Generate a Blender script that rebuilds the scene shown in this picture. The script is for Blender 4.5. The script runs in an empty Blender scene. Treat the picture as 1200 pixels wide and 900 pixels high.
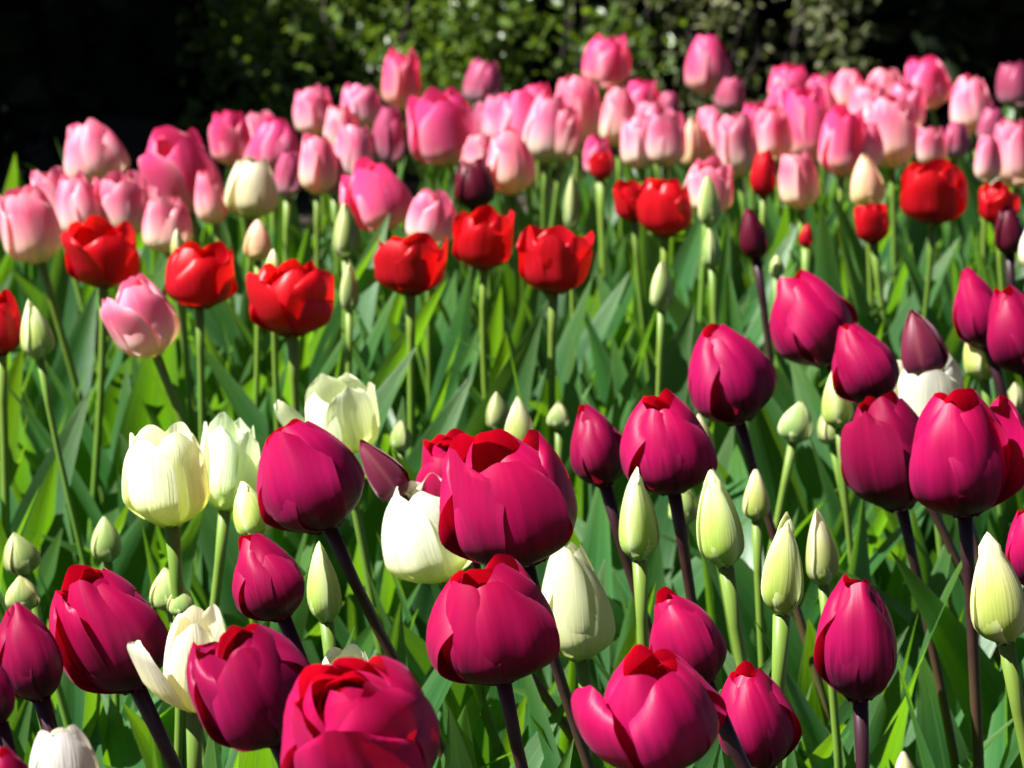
import bpy, math, random
import numpy as np
from mathutils import Vector, Matrix, Quaternion

random.seed(7)
R = math.radians
scene = bpy.context.scene
COL = scene.collection

# ------------------------------------------------------------------ camera, sky, sun, exposure
CAM_H, FPX, PITCH = 0.80, 3680.0, math.atan(671 / 3680.0)
cam_data = bpy.data.cameras.new('camera')
cam = bpy.data.objects.new('camera', cam_data)
COL.objects.link(cam)
cam.location = (0, 0, CAM_H)
cam.rotation_euler = (R(90) - PITCH, 0, 0)
cam_data.sensor_width = 36.0
cam_data.lens = FPX / 1200 * 36
cam_data.clip_start = 0.05
cam_data.clip_end = 400
cam_data.dof.use_dof = True
cam_data.dof.focus_distance = 1.5
cam_data.dof.aperture_fstop = 22.0
scene.camera = cam

SUN_EL, SUN_AZ = 50.0, 17.0          # elevation; degrees from straight left towards the camera
to_sun = Vector((-math.cos(R(SUN_EL)) * math.cos(R(SUN_AZ)), -math.cos(R(SUN_EL)) * math.sin(R(SUN_AZ)), math.sin(R(SUN_EL))))
world = bpy.data.worlds.new('World')
scene.world = world
world.use_nodes = True
wn = world.node_tree
sky = wn.nodes.new('ShaderNodeTexSky')
sky.sky_type = 'NISHITA'
sky.sun_disc = False
sky.air_density = 0.2              # thin clear air: a dark sky, so deep shadows
sky.dust_density = 0.1
sky.ozone_density = 0.6
sky.altitude = 1500
sky.sun_elevation = R(SUN_EL)
sky.sun_rotation = math.atan2(to_sun.x, to_sun.y)
wn.links.new(sky.outputs[0], wn.nodes['Background'].inputs[0])
wn.nodes['Background'].inputs[1].default_value = 0.05

sun_data = bpy.data.lights.new('sun', 'SUN')
sun_data.energy = 5.0
sun_data.angle = R(0.5)
sun_data.color = (1.0, 0.98, 0.94)
sun = bpy.data.objects.new('sun', sun_data)
sun.rotation_euler = to_sun.to_track_quat('Z', 'Y').to_euler()
sun.location = (-3, 0, 6)
COL.objects.link(sun)

scene.view_settings.view_transform = 'Standard'
scene.view_settings.look = 'None'
scene.view_settings.exposure = 1.55
scene.view_settings.gamma = 1.0
scene.render.engine = 'CYCLES'
cy = scene.cycles
cy.use_denoising = True
cy.max_bounces = 8
cy.diffuse_bounces = 4
cy.transmission_bounces = 6
cy.sample_clamp_indirect = 4.0

# ------------------------------------------------------------------ helpers
def tag(o, label=None, cat=None, group=None, kind=None):
    if label: o['label'] = label
    if cat: o['category'] = cat
    if group: o['group'] = group
    if kind: o['kind'] = kind
    return o

def empty(name, loc):
    o = bpy.data.objects.new(name, None)
    o.empty_display_size = 0.02
    o.location = loc
    COL.objects.link(o)
    return o

def mesh_obj(name, verts, faces, m, parent=None, uvs=None, smooth=True, data_only=False):
    me = bpy.data.meshes.new(name)
    me.from_pydata(verts if isinstance(verts, list) else verts.tolist(), [], faces)
    if uvs is not None:
        lay = me.uv_layers.new(name='UVMap')
        idx = np.empty(len(me.loops), dtype=np.int32)
        me.loops.foreach_get('vertex_index', idx)
        lay.data.foreach_set('uv', np.asarray(uvs, dtype=np.float32)[idx].ravel())
    if smooth:
        me.polygons.foreach_set('use_smooth', [True] * len(me.polygons))
    me.materials.append(m)
    me.update()
    if data_only:
        return me
    return link(name, me, parent)

def link(name, me, parent=None):
    o = bpy.data.objects.new(name, me)
    COL.objects.link(o)
    if parent: o.parent = parent
    return o

def grid_faces(nu, nv, off=0):
    f = []
    for j in range(nv - 1):
        for i in range(nu - 1):
            a = off + j * nu + i
            f.append((a, a + 1, a + 1 + nu, a + nu))
    return f

def ray(px, py):
    cp, sp = math.cos(PITCH), math.sin(PITCH)
    a, b = (px - 600) / FPX, (450 - py) / FPX
    return Vector((a, cp + b * sp, -sp + b * cp))

def at(px, py, z):
    """point of height z seen at a pixel of the 1200 x 900 photograph, and the metres per pixel there"""
    d = ray(px, py)
    t = (z - CAM_H) / d.z
    return Vector((0, 0, CAM_H)) + d * t, t / FPX

# ------------------------------------------------------------------ materials
def nodes_of(name):
    m = bpy.data.materials.new(name)
    m.use_nodes = True
    nt = m.node_tree
    return m, nt, nt.nodes, nt.links, nt.nodes['Principled BSDF'], nt.nodes['Material Output']

def ramp(ns, stops):
    r = ns.new('ShaderNodeValToRGB')
    el = r.color_ramp.elements
    while len(el) < len(stops): el.new(0.5)
    for e, (p, c) in zip(el, stops):
        e.position = p
        e.color = (*c, 1)
    return r

def mathn(ns, ls, op, a, b=None, clamp=False):
    n = ns.new('ShaderNodeMath')
    n.operation = op
    n.use_clamp = clamp
    for i, x in enumerate((a, b)):
        if x is None: continue
        if isinstance(x, (int, float)): n.inputs[i].default_value = x
        else: ls.new(x, n.inputs[i])
    return n.outputs[0]

def mixrgb(ns, ls, fac, a, b, mode='MIX'):
    n = ns.new('ShaderNodeMix')
    n.data_type = 'RGBA'
    n.blend_type = mode
    for sock, x in ((n.inputs[0], fac), (n.inputs[6], a), (n.inputs[7], b)):
        if isinstance(x, (int, float)): sock.default_value = x
        elif isinstance(x, tuple): sock.default_value = (*x, 1)
        else: ls.new(x, sock)
    return n.outputs[2]

def blade_material(name, stops, tstops, edge=None, edge_amt=0.0, vein=0.18, vein_scale=(26, 1.6), trans=0.4, rough=0.42, spec=0.35,
                   sheen=0.0, sheen_tint=(1, 1, 1), midrib=None, blotch=0.0, bump=0.25, coat=0.0):
    """petal or leaf: UV u runs across (0..1), v from base to tip"""
    m, nt, ns, ls, pb, out = nodes_of(name)
    uv = ns.new('ShaderNodeUVMap')
    sep = ns.new('ShaderNodeSeparateXYZ')
    ls.new(uv.outputs[0], sep.inputs[0])
    u, v = sep.outputs[0], sep.outputs[1]
    # streaks along the blade
    mp = ns.new('ShaderNodeMapping')
    mp.inputs['Scale'].default_value = (*vein_scale, 1)
    ls.new(uv.outputs[0], mp.inputs[0])
    info = ns.new('ShaderNodeObjectInfo')
    addv = ns.new('ShaderNodeVectorMath')
    addv.operation = 'ADD'
    ls.new(mp.outputs[0], addv.inputs[0])
    comb = ns.new('ShaderNodeCombineXYZ')
    ls.new(mathn(ns, ls, 'MULTIPLY', info.outputs['Random'], 60.0), comb.inputs[2])
    ls.new(comb.outputs[0], addv.inputs[1])
    noi = ns.new('ShaderNodeTexNoise')
    noi.inputs['Scale'].default_value = 1.0
    noi.inputs['Detail'].default_value = 3.0
    ls.new(addv.outputs[0], noi.inputs['Vector'])
    # wobble of the colour zones along v
    vv = mathn(ns, ls, 'ADD', v, mathn(ns, ls, 'MULTIPLY', mathn(ns, ls, 'SUBTRACT', noi.outputs[0], 0.5), 0.35))
    ra, rt = ramp(ns, stops), ramp(ns, tstops)
    ls.new(vv, ra.inputs[0]); ls.new(vv, rt.inputs[0])
    base, tcol = ra.outputs[0], rt.outputs[0]
    au = mathn(ns, ls, 'ABSOLUTE', mathn(ns, ls, 'MULTIPLY', mathn(ns, ls, 'SUBTRACT', u, 0.5), 2.0))
    if edge is not None:
        ef = mathn(ns, ls, 'MULTIPLY', mathn(ns, ls, 'POWER', au, 3.0), edge_amt, True)
        base = mixrgb(ns, ls, ef, base, edge)
        tcol = mixrgb(ns, ls, ef, tcol, edge)
    if midrib is not None:
        mf = mathn(ns, ls, 'SUBTRACT', 1.0, mathn(ns, ls, 'MULTIPLY', au, midrib[1]), True)
        mf = mathn(ns, ls, 'MULTIPLY', mf, midrib[2])
        base = mixrgb(ns, ls, mf, base, midrib[0])
        tcol = mixrgb(ns, ls, mf, tcol, midrib[0])
    vf = mathn(ns, ls, 'ADD', 1.0 - vein, mathn(ns, ls, 'MULTIPLY', noi.outputs[0], 2 * vein))
    grey = ns.new('ShaderNodeCombineColor')
    for i in range(3): ls.new(vf, grey.inputs[i])
    base = mixrgb(ns, ls, 1.0, base, grey.outputs[0], 'MULTIPLY')
    tcol = mixrgb(ns, ls, 1.0, tcol, grey.outputs[0], 'MULTIPLY')
    base = mixrgb(ns, ls, 1.0, base, info.outputs['Color'], 'MULTIPLY')
    tcol = mixrgb(ns, ls, 1.0, tcol, info.outputs['Color'], 'MULTIPLY')
    ls.new(base, pb.inputs['Base Color'])
    pb.inputs['Roughness'].default_value = rough
    pb.inputs['Specular IOR Level'].default_value = spec
    if sheen:
        pb.inputs['Sheen Weight'].default_value = sheen
        pb.inputs['Sheen Roughness'].default_value = 0.4
        pb.inputs['Sheen Tint'].default_value = (*sheen_tint, 1)
    if coat:
        pb.inputs['Coat Weight'].default_value = coat
        pb.inputs['Coat Roughness'].default_value = 0.35
    bp = ns.new('ShaderNodeBump')
    bp.inputs['Strength'].default_value = bump
    bp.inputs['Distance'].default_value = 0.0012
    ls.new(noi.outputs[0], bp.inputs['Height'])
    ls.new(bp.outputs[0], pb.inputs['Normal'])
    tr = ns.new('ShaderNodeBsdfTranslucent')
    ls.new(tcol, tr.inputs[0])
    ls.new(bp.outputs[0], tr.inputs['Normal'])
    mx = ns.new('ShaderNodeMixShader')
    mx.inputs[0].default_value = trans
    ls.new(pb.outputs[0], mx.inputs[1]); ls.new(tr.outputs[0], mx.inputs[2])
    ls.new(mx.outputs[0], out.inputs['Surface'])
    return m

MAG = (0.34, 0.001, 0.068); MAG_BASE_SHADE = (0.035, 0.0006, 0.016)
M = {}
M['magenta'] = blade_material('magenta_petal', [(0, (.012, .0004, .007)), (.33, MAG_BASE_SHADE), (.66, MAG), (1, (.40, .002, .065))],  # lower stops: dark base pigment plus the bloom's underside shade painted in
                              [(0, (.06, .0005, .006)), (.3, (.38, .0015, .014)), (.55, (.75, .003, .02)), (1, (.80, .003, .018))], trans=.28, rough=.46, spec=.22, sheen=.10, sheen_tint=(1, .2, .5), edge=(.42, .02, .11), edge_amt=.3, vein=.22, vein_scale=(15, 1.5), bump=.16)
M['plum'] = blade_material('plum_petal', [(0, (.03, .002, .012)), (.4, (.10, .006, .03)), (1, (.15, .012, .035))],
                           [(0, (.10, .001, .01)), (1, (.30, .004, .02))], trans=.2, rough=.45, sheen=.3, sheen_tint=(1, .6, .7), midrib=((.2, .05, .06), 5, .6))
M['white'] = blade_material('white_petal', [(0, (.58, .64, .12)), (.3, (.82, .83, .40)), (.6, (.84, .84, .70)), (1, (.86, .86, .76))],
                            [(0, (.66, .72, .16)), (.35, (.88, .86, .42)), (1, (.93, .90, .66))], vein=.10, trans=.40, rough=.5, spec=.2, bump=.5)
M['cream'] = blade_material('cream_petal', [(0, (.60, .60, .18)), (.4, (.82, .78, .42)), (1, (.88, .84, .60))],
                            [(0, (.6, .62, .15)), (.4, (.85, .80, .35)), (1, (.92, .86, .55))], vein=.06, trans=.4, rough=.5, spec=.2)
M['bud'] = blade_material('white_bud_petal', [(0, (.18, .31, .035)), (.3, (.34, .46, .07)), (.65, (.60, .66, .20)), (.9, (.86, .85, .52)), (1, (.9, .88, .62))],
                          [(0, (.32, .48, .06)), (.4, (.62, .70, .18)), (1, (.88, .86, .5))], vein=.05, trans=.34, rough=.5, spec=.22,
                          midrib=((.34, .46, .09), 2.2, .3), edge=(.88, .88, .6), edge_amt=.7)
M['green'] = blade_material('green_bud_petal', [(0, (.16, .27, .07)), (.45, (.24, .35, .09)), (.85, (.46, .53, .18)), (1, (.66, .67, .34))],
                            [(0, (.2, .36, .04)), (1, (.6, .64, .2))], vein=.10, trans=.3, rough=.45, spec=.3,
                            midrib=((.22, .34, .11), 2.0, .6), edge=(.78, .76, .42), edge_amt=.9)
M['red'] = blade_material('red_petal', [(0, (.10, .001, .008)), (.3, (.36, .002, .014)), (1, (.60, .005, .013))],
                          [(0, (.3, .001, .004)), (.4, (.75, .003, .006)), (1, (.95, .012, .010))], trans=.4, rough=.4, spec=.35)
M['maroon'] = blade_material('maroon_petal', [(0, (.05, .001, .01)), (1, (.13, .003, .02))], [(0, (.1, .001, .01)), (1, (.3, .003, .02))], trans=.3)
M['pink'] = blade_material('pink_petal', [(0, (.70, .66, .30)), (.34, (.88, .74, .50)), (.60, (.92, .38, .47)), (.82, (.90, .15, .30)), (1, (.92, .32, .43))],
                           [(0, (.8, .72, .3)), (.32, (.9, .62, .38)), (.6, (.9, .20, .28)), (1, (.9, .12, .26))],
                           edge=(.96, .68, .70), edge_amt=.7, vein=.26, trans=.4, rough=.45, spec=.3)
M['rose'] = blade_material('rose_petal', [(0, (.74, .66, .32)), (.28, (.86, .62, .44)), (.52, (.86, .12, .27)), (1, (.84, .06, .24))],
                           [(0, (.8, .6, .3)), (.2, (.9, .35, .3)), (.4, (.88, .06, .18)), (1, (.88, .05, .2))],
                           edge=(.92, .46, .54), edge_amt=.8, vein=.24, trans=.4, rough=.45, spec=.3)
M['peach'] = blade_material('peach_petal', [(0, (.62, .62, .22)), (.35, (.82, .62, .36)), (.7, (.85, .46, .36)), (1, (.88, .62, .5))],
                            [(0, (.6, .62, .2)), (.4, (.9, .6, .3)), (1, (.92, .5, .36))], vein=.12, trans=.4, rough=.45)
M['mauve'] = blade_material('mauve_petal', [(0, (.55, .46, .36)), (.25, (.45, .26, .30)), (.6, (.44, .08, .15)), (1, (.52, .08, .18))],
                            [(0, (.5, .4, .3)), (.4, (.5, .16, .24)), (1, (.55, .08, .2))], vein=.14, trans=.35)
M['leaf'] = blade_material('tulip_leaf', [(0, (.085, .17, .055)), (.3, (.026, .098, .018)), (.8, (.024, .094, .024)), (1, (.05, .12, .014))],
                           [(0, (.24, .52, .015)), (.5, (.19, .52, .008)), (1, (.26, .54, .008))], vein=.32, vein_scale=(38, 1.2), trans=.34,
                           rough=.36, spec=.34, midrib=((.10, .22, .08), 14, .35), edge=(.12, .22, .09), edge_amt=.35, bump=.45, coat=.07)

def stem_material(name, top, mid, low, p=(.62, .9)):
    m, nt, ns, ls, pb, out = nodes_of(name)
    uv = ns.new('ShaderNodeUVMap')
    sep = ns.new('ShaderNodeSeparateXYZ')
    ls.new(uv.outputs[0], sep.inputs[0])
    tc = ns.new('ShaderNodeTexCoord')
    noi = ns.new('ShaderNodeTexNoise')
    noi.inputs['Scale'].default_value = 90
    ls.new(tc.outputs['Object'], noi.inputs['Vector'])
    f = mathn(ns, ls, 'ADD', sep.outputs[1], mathn(ns, ls, 'MULTIPLY', mathn(ns, ls, 'SUBTRACT', noi.outputs[0], .5), .16))
    r = ramp(ns, [(0, low), (p[0], mid), (p[1], top), (1, top)])
    ls.new(f, r.inputs[0])
    info = ns.new('ShaderNodeObjectInfo')
    ls.new(mixrgb(ns, ls, 1.0, r.outputs[0], info.outputs['Color'], 'MULTIPLY'), pb.inputs['Base Color'])
    pb.inputs['Roughness'].default_value = .42
    pb.inputs['Specular IOR Level'].default_value = .3
    return m
M['stem'] = stem_material('green_stem', (.13, .21, .03), (.08, .17, .02), (.06, .14, .02))
M['dark_stem'] = stem_material('purple_stem', (.030, .008, .014), (.07, .038, .022), (.10, .17, .03), (.72, .94))

def plain(name, c, rough=.6, c2=None, scale=20):
    m, nt, ns, ls, pb, out = nodes_of(name)
    if c2:
        tc = ns.new('ShaderNodeTexCoord'); noi = ns.new('ShaderNodeTexNoise')
        noi.inputs['Scale'].default_value = scale; noi.inputs['Detail'].default_value = 6
        ls.new(tc.outputs['Object'], noi.inputs['Vector'])
        r = ramp(ns, [(.35, c), (.65, c2)])
        ls.new(noi.outputs[0], r.inputs[0]); ls.new(r.outputs[0], pb.inputs['Base Color'])
    else:
        pb.inputs['Base Color'].default_value = (*c, 1)
    pb.inputs['Roughness'].default_value = rough
    return m
M['pistil'] = plain('pistil', (.45, .42, .10), .5)
M['soil'] = plain('soil', (.035, .024, .016), .95, (.075, .05, .033), 30)
M['bark'] = plain('bark', (.05, .038, .028), .9, (.10, .08, .06), 25)
M['twig'] = plain('twig', (.02, .014, .01), .9)
M['dark_bark'] = plain('dark_bark', (.008, .006, .005), .95)

def shrub_material(name, c1, c2, t, trans=.3, rough=.35, spec=.5):
    m, nt, ns, ls, pb, out = nodes_of(name)
    geo = ns.new('ShaderNodeNewGeometry')
    r = ramp(ns, [(0, c1), (1, c2)])
    ls.new(geo.outputs['Random Per Island'], r.inputs[0])
    ls.new(r.outputs[0], pb.inputs['Base Color'])
    pb.inputs['Roughness'].default_value = rough
    pb.inputs['Specular IOR Level'].default_value = spec
    tr = ns.new('ShaderNodeBsdfTranslucent'); tr.inputs[0].default_value = (*t, 1)
    mx = ns.new('ShaderNodeMixShader'); mx.inputs[0].default_value = trans
    ls.new(pb.outputs[0], mx.inputs[1]); ls.new(tr.outputs[0], mx.inputs[2]); ls.new(mx.outputs[0], out.inputs['Surface'])
    return m
M['shrub'] = shrub_material('bright_shrub_leaf', (.035, .07, .012), (.12, .19, .025), (.22, .36, .02))
M['olive'] = shrub_material('olive_shrub_leaf', (.10, .13, .05), (.24, .24, .13), (.22, .28, .06), rough=.6, spec=.2)
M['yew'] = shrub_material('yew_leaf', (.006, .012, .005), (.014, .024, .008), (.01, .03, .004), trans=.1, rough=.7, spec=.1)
M['crown'] = shrub_material('tree_leaf', (.03, .06, .015), (.06, .11, .025), (.08, .16, .015), trans=.2)

# ------------------------------------------------------------------ the setting: ground
rng = np.random.default_rng(11)
def build_ground():
    xs = np.concatenate([[-60, -20, -8, -4], np.linspace(-2, 2, 41), [4, 8, 20, 60]])
    ys = np.concatenate([[-40, -10, -3], np.linspace(0, 9, 73), [12, 20, 40, 90]])
    X, Y = np.meshgrid(xs, ys)
    Z = .012 * np.sin(X * 9 + 1.3 * np.sin(Y * 7)) * np.cos(Y * 8) + .006 * rng.standard_normal(X.shape)
    v = np.stack([X, Y, Z - .01], -1).reshape(-1, 3)
    o = mesh_obj('ground', v, grid_faces(len(xs), len(ys)), M['soil'])
    tag(o, kind='structure')
build_ground()

# ------------------------------------------------------------------ shrubs and hedge behind the bed, and an added shade tree
def leaf_cloud(name, pts, size, m, parent, up=.5, aspect=2.0, r=rng):
    """one mesh of small folded leaves at the given points"""
    n = len(pts)
    d = r.standard_normal((n, 3)); d[:, 2] += up
    d /= np.linalg.norm(d, axis=1, keepdims=True)
    q = r.standard_normal((n, 3)); s = np.cross(d, q); s /= np.linalg.norm(s, axis=1, keepdims=True)
    nrm = np.cross(d, s)
    L = (size * r.uniform(.6, 1.3, n))[:, None]
    W = L / aspect / 2
    base = pts
    V = np.stack([base, base + d * L * .35 + s * W * .95 + nrm * W * .3, base + d * L * .75 + s * W * .7 + nrm * W * .2, base + d * L,
                  base + d * L * .75 - s * W * .7 + nrm * W * .2, base + d * L * .35 - s * W * .95 + nrm * W * .3, ], 1).reshape(-1, 3)
    i = np.arange(n) * 6
    f = np.concatenate([np.stack([i, i + 1, i + 2, i + 3], 1), np.stack([i, i + 3, i + 4, i + 5], 1)]).tolist()
    return mesh_obj(name, V, f, m, parent, smooth=False)

def tube(paths, sides=7):
    """paths: list of (points (k,3), radii (k)); returns verts, faces, uvs"""
    V, F, U = [], [], []
    for P, rad in paths:
        P = np.asarray(P, float); k = len(P)
        T = np.gradient(P, axis=0); T /= np.linalg.norm(T, axis=1, keepdims=True) + 1e-9
        ref = np.array([1.0, .13, .07])
        A = np.cross(T, ref); A /= np.linalg.norm(A, axis=1, keepdims=True) + 1e-9
        B = np.cross(T, A)
        off = len(V)
        for j in range(k):
            for i in range(sides):
                a = 2 * math.pi * i / sides
                V.append(P[j] + rad[j] * (math.cos(a) * A[j] + math.sin(a) * B[j])); U.append((i / sides, j / (k - 1)))
        for j in range(k - 1):
            for i in range(sides):
                b = (i + 1) % sides
                F.append((off + j * sides + i, off + j * sides + b, off + (j + 1) * sides + b, off + (j + 1) * sides + i))
        F.append(tuple(off + i for i in range(sides))[::-1]); F.append(tuple(off + (k - 1) * sides + i for i in range(sides)))
    return np.array(V), F, np.array(U)

def ellipsoid_pts(n, c, rad, shell=.55, clumps=0, r=rng):
    d = r.standard_normal((n, 3)); d /= np.linalg.norm(d, axis=1, keepdims=True)
    t = r.uniform(shell, 1.0, (n, 1))
    p = d * t * np.asarray(rad)
    if clumps:                                   # pull the leaves together into clumps with gaps between
        cd = r.standard_normal((clumps, 3)); cd /= np.linalg.norm(cd, axis=1, keepdims=True)
        cc = cd * r.uniform(.55, 1.0, (clumps, 1)) * np.asarray(rad)
        k = r.integers(0, clumps, n)
        p = cc[k] + r.standard_normal((n, 3)) * np.asarray(rad) * r.uniform(.10, .20, (clumps, 1))[k]
    return p + np.asarray(c)

def shrub(loc, rad, n, size, m, label, name='leafy_shrub', stems=7, group=None, aspect=1.8, clumps=40, shell=.5):
    root = tag(empty(name, (loc[0], loc[1], 0)), label, 'shrub', group)
    p = ellipsoid_pts(n, (0, 0, rad[2] * .85), rad, shell, clumps)
    p = p[p[:, 2] > .02]
    leaf_cloud('foliage', p, size, m, root, aspect=aspect)
    paths = []
    for i in range(stems):
        a = rng.uniform(0, 2 * math.pi); q = np.array([math.cos(a) * rad[0] * .7 * rng.uniform(.3, 1), math.sin(a) * rad[1] * .7 * rng.uniform(.3, 1), rad[2] * rng.uniform(1.0, 1.6)])
        t = np.linspace(0, 1, 7)[:, None]
        P = np.array([q[0] * .1, q[1] * .1, -.02]) * (1 - t) + q * t + np.array([q[0], q[1], 0]) * .25 * np.sin(t * math.pi) + rng.standard_normal((7, 3)) * .012
        paths.append((P, np.linspace(.012, .003, 7)))
    V, F, U = tube(paths, 6)
    mesh_obj('branches', V, F, M['twig'], root, U)
    return root

shrub((-.38, 6.75), (.34, .34, .36), 3400, .030, M['shrub'], 'bright green small-leaved shrub in dappled sun behind the pink tulips', clumps=46)
shrub((.04, 7.05), (.30, .34, .34), 1700, .032, M['shrub'], 'sparser green shrub with bare stems showing next to the olive bush', clumps=26)
shrub((.50, 7.25), (.30, .30, .36), 1900, .030, M['olive'], 'olive grey bush with pale leaves behind the tallest pink tulips', clumps=24)

def hedge():
    root = tag(empty('dark_hedge', (0, 8.9, 0)), 'tall black green evergreen hedge in deep shade behind the shrubs', 'hedge')
    n = 40000
    p = np.stack([rng.uniform(-4.5, 4.5, n), rng.uniform(-.45, .45, n), rng.uniform(0, 1, n) ** 1.4 * 2.6], 1)
    p[:, 1] += .12 * np.sin(p[:, 0] * 3.1) + .1 * np.sin(p[:, 2] * 4 + p[:, 0])
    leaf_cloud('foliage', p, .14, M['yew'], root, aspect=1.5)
    paths = []
    for x in np.arange(-4.2, 4.3, .6):
        t = np.linspace(0, 1, 6)[:, None]
        paths.append((np.array([x, 0, -.02]) * (1 - t) + np.array([x + rng.uniform(-.2, .2), 0, 2.3]) * t, np.linspace(.035, .012, 6)))
    V, F, U = tube(paths, 6)
    mesh_obj('trunks', V, F, M['dark_bark'], root, U)
hedge()

def dark_bush(x, y, rad, label):
    root = tag(empty('evergreen_bush', (x, y, 0)), label, 'shrub')
    p = ellipsoid_pts(5200, (0, 0, rad[2] * .9), rad, .3)
    p = p[p[:, 2] > .01]
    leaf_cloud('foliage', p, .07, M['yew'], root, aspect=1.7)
    V, F, U = tube([(np.array([[0, 0, -.02], [.02, 0, rad[2]], [0, .03, rad[2] * 1.5]]), np.array([.04, .03, .012]))], 7)
    mesh_obj('trunk', V, F, M['dark_bark'], root, U)
dark_bush(-1.28, 6.5, (.52, .5, .62), 'rounded near black evergreen bush in shade behind the palest pink tulips')
dark_bush(1.33, 7.1, (.48, .5, .62), 'near black evergreen bush in shade beside the olive bush')

def shade_tree(x, y, h, cr, n, label, gap=None):  # tree out of view, added to keep the background dark
    root = tag(empty('unseen_shade_tree', (x, y, 0)), label, 'tree')
    p = ellipsoid_pts(n, (0, 0, h), cr, .0)
    if gap is not None:                         # crown thinned so that flecks of sun reach the shrubs
        s = np.array(to_sun)
        w = p + np.array([x, y, 0])
        g = w - s * ((w[:, 2] - .3) / s[2])[:, None]
        keep = np.ones(len(p), bool)
        for gx, gy, gr, pr in gap:
            keep &= ~((np.hypot(g[:, 0] - gx, g[:, 1] - gy) < gr) & (rng.uniform(0, 1, len(p)) < pr))
        p = p[keep]
        g = g[keep]
        p = p[g[:, 1] > 4.5 + .55 * (g[:, 0] + .3)]   # crown trimmed so its shade stops just behind the bed
    leaf_cloud('crown', p, .22, M['crown'], root, aspect=1.6)
    t = np.linspace(0, 1, 8)[:, None]
    paths = [(np.array([0, 0, -.05]) * (1 - t) + np.array([.15, .1, h + cr[2] * .5]) * t + .04 * np.sin(t * 7) * np.array([1, .6, 0]), np.linspace(.16, .04, 8))]
    for i in range(9):
        a = i * 2.4; z = h - cr[2] * .5 + i * cr[2] * .1
        e = np.array([math.cos(a) * cr[0] * .8, math.sin(a) * cr[1] * .8, z + cr[2] * .4])
        paths.append((np.array([.05, .03, z]) * (1 - t) + e * t, np.linspace(.06, .012, 8)))
    V, F, U = tube(paths, 8)
    mesh_obj('trunk', V, F, M['bark'], root, U)
shade_tree(-3.4, 7.3, 4.0, (3.3, 3.6, 1.5), 16000, 'unseen broadleaf tree added to shade the hedge and shrubs', gap=[(-.34, 6.5, .58, 1.0), (.10, 6.8, .42, .97), (.5, 7.0, .46, .99)])

# ------------------------------------------------------------------ tulip flowers
KIND = dict(   # tip radius / widest radius, place of the widest part, petal half width, tip power, edge wave, petals
    magenta=dict(top=0.6, tip=.50, vm=.49, w=1.02, pw=3.0, q=.5, wave=.04, wv=.58, n=6), plum=dict(top=0.12, tip=.12, vm=.34, w=1.05, pw=1.7, q=.8, wave=.01, n=6),
    white=dict(top=0.52, tip=.92, vm=.46, w=1.0, pw=2.4, q=.55, wave=.012, n=6), cream=dict(top=0.45, tip=.6, vm=.42, w=1.0, pw=2.2, q=.6, wave=.02, n=6),
    bud=dict(top=0.13, tip=.09, vm=.36, w=1.3, pw=1.9, q=.6, wave=.008, n=6), green=dict(top=0.16, tip=.14, vm=.42, w=1.1, pw=2.0, q=.7, wave=.01, n=6),
    red=dict(top=0.6, tip=.85, vm=.47, w=1.10, pw=3.0, q=.5, wave=.05, n=6), maroon=dict(top=0.4, tip=.55, vm=.42, w=1.1, pw=2.2, q=.6, wave=.03, n=6),
    pink=dict(top=0.5, tip=.66, vm=.42, w=1.08, pw=3.0, q=.5, wave=.04, n=6), rose=dict(top=0.5, tip=.66, vm=.42, w=1.08, pw=3.0, q=.5, wave=.04, n=6),
    peach=dict(top=0.2, tip=.22, vm=.38, w=1.05, pw=1.9, q=.7, wave=.01, n=6), mauve=dict(top=0.45, tip=.62, vm=.42, w=1.05, pw=2.2, q=.55, wave=.03, n=6))

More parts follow.
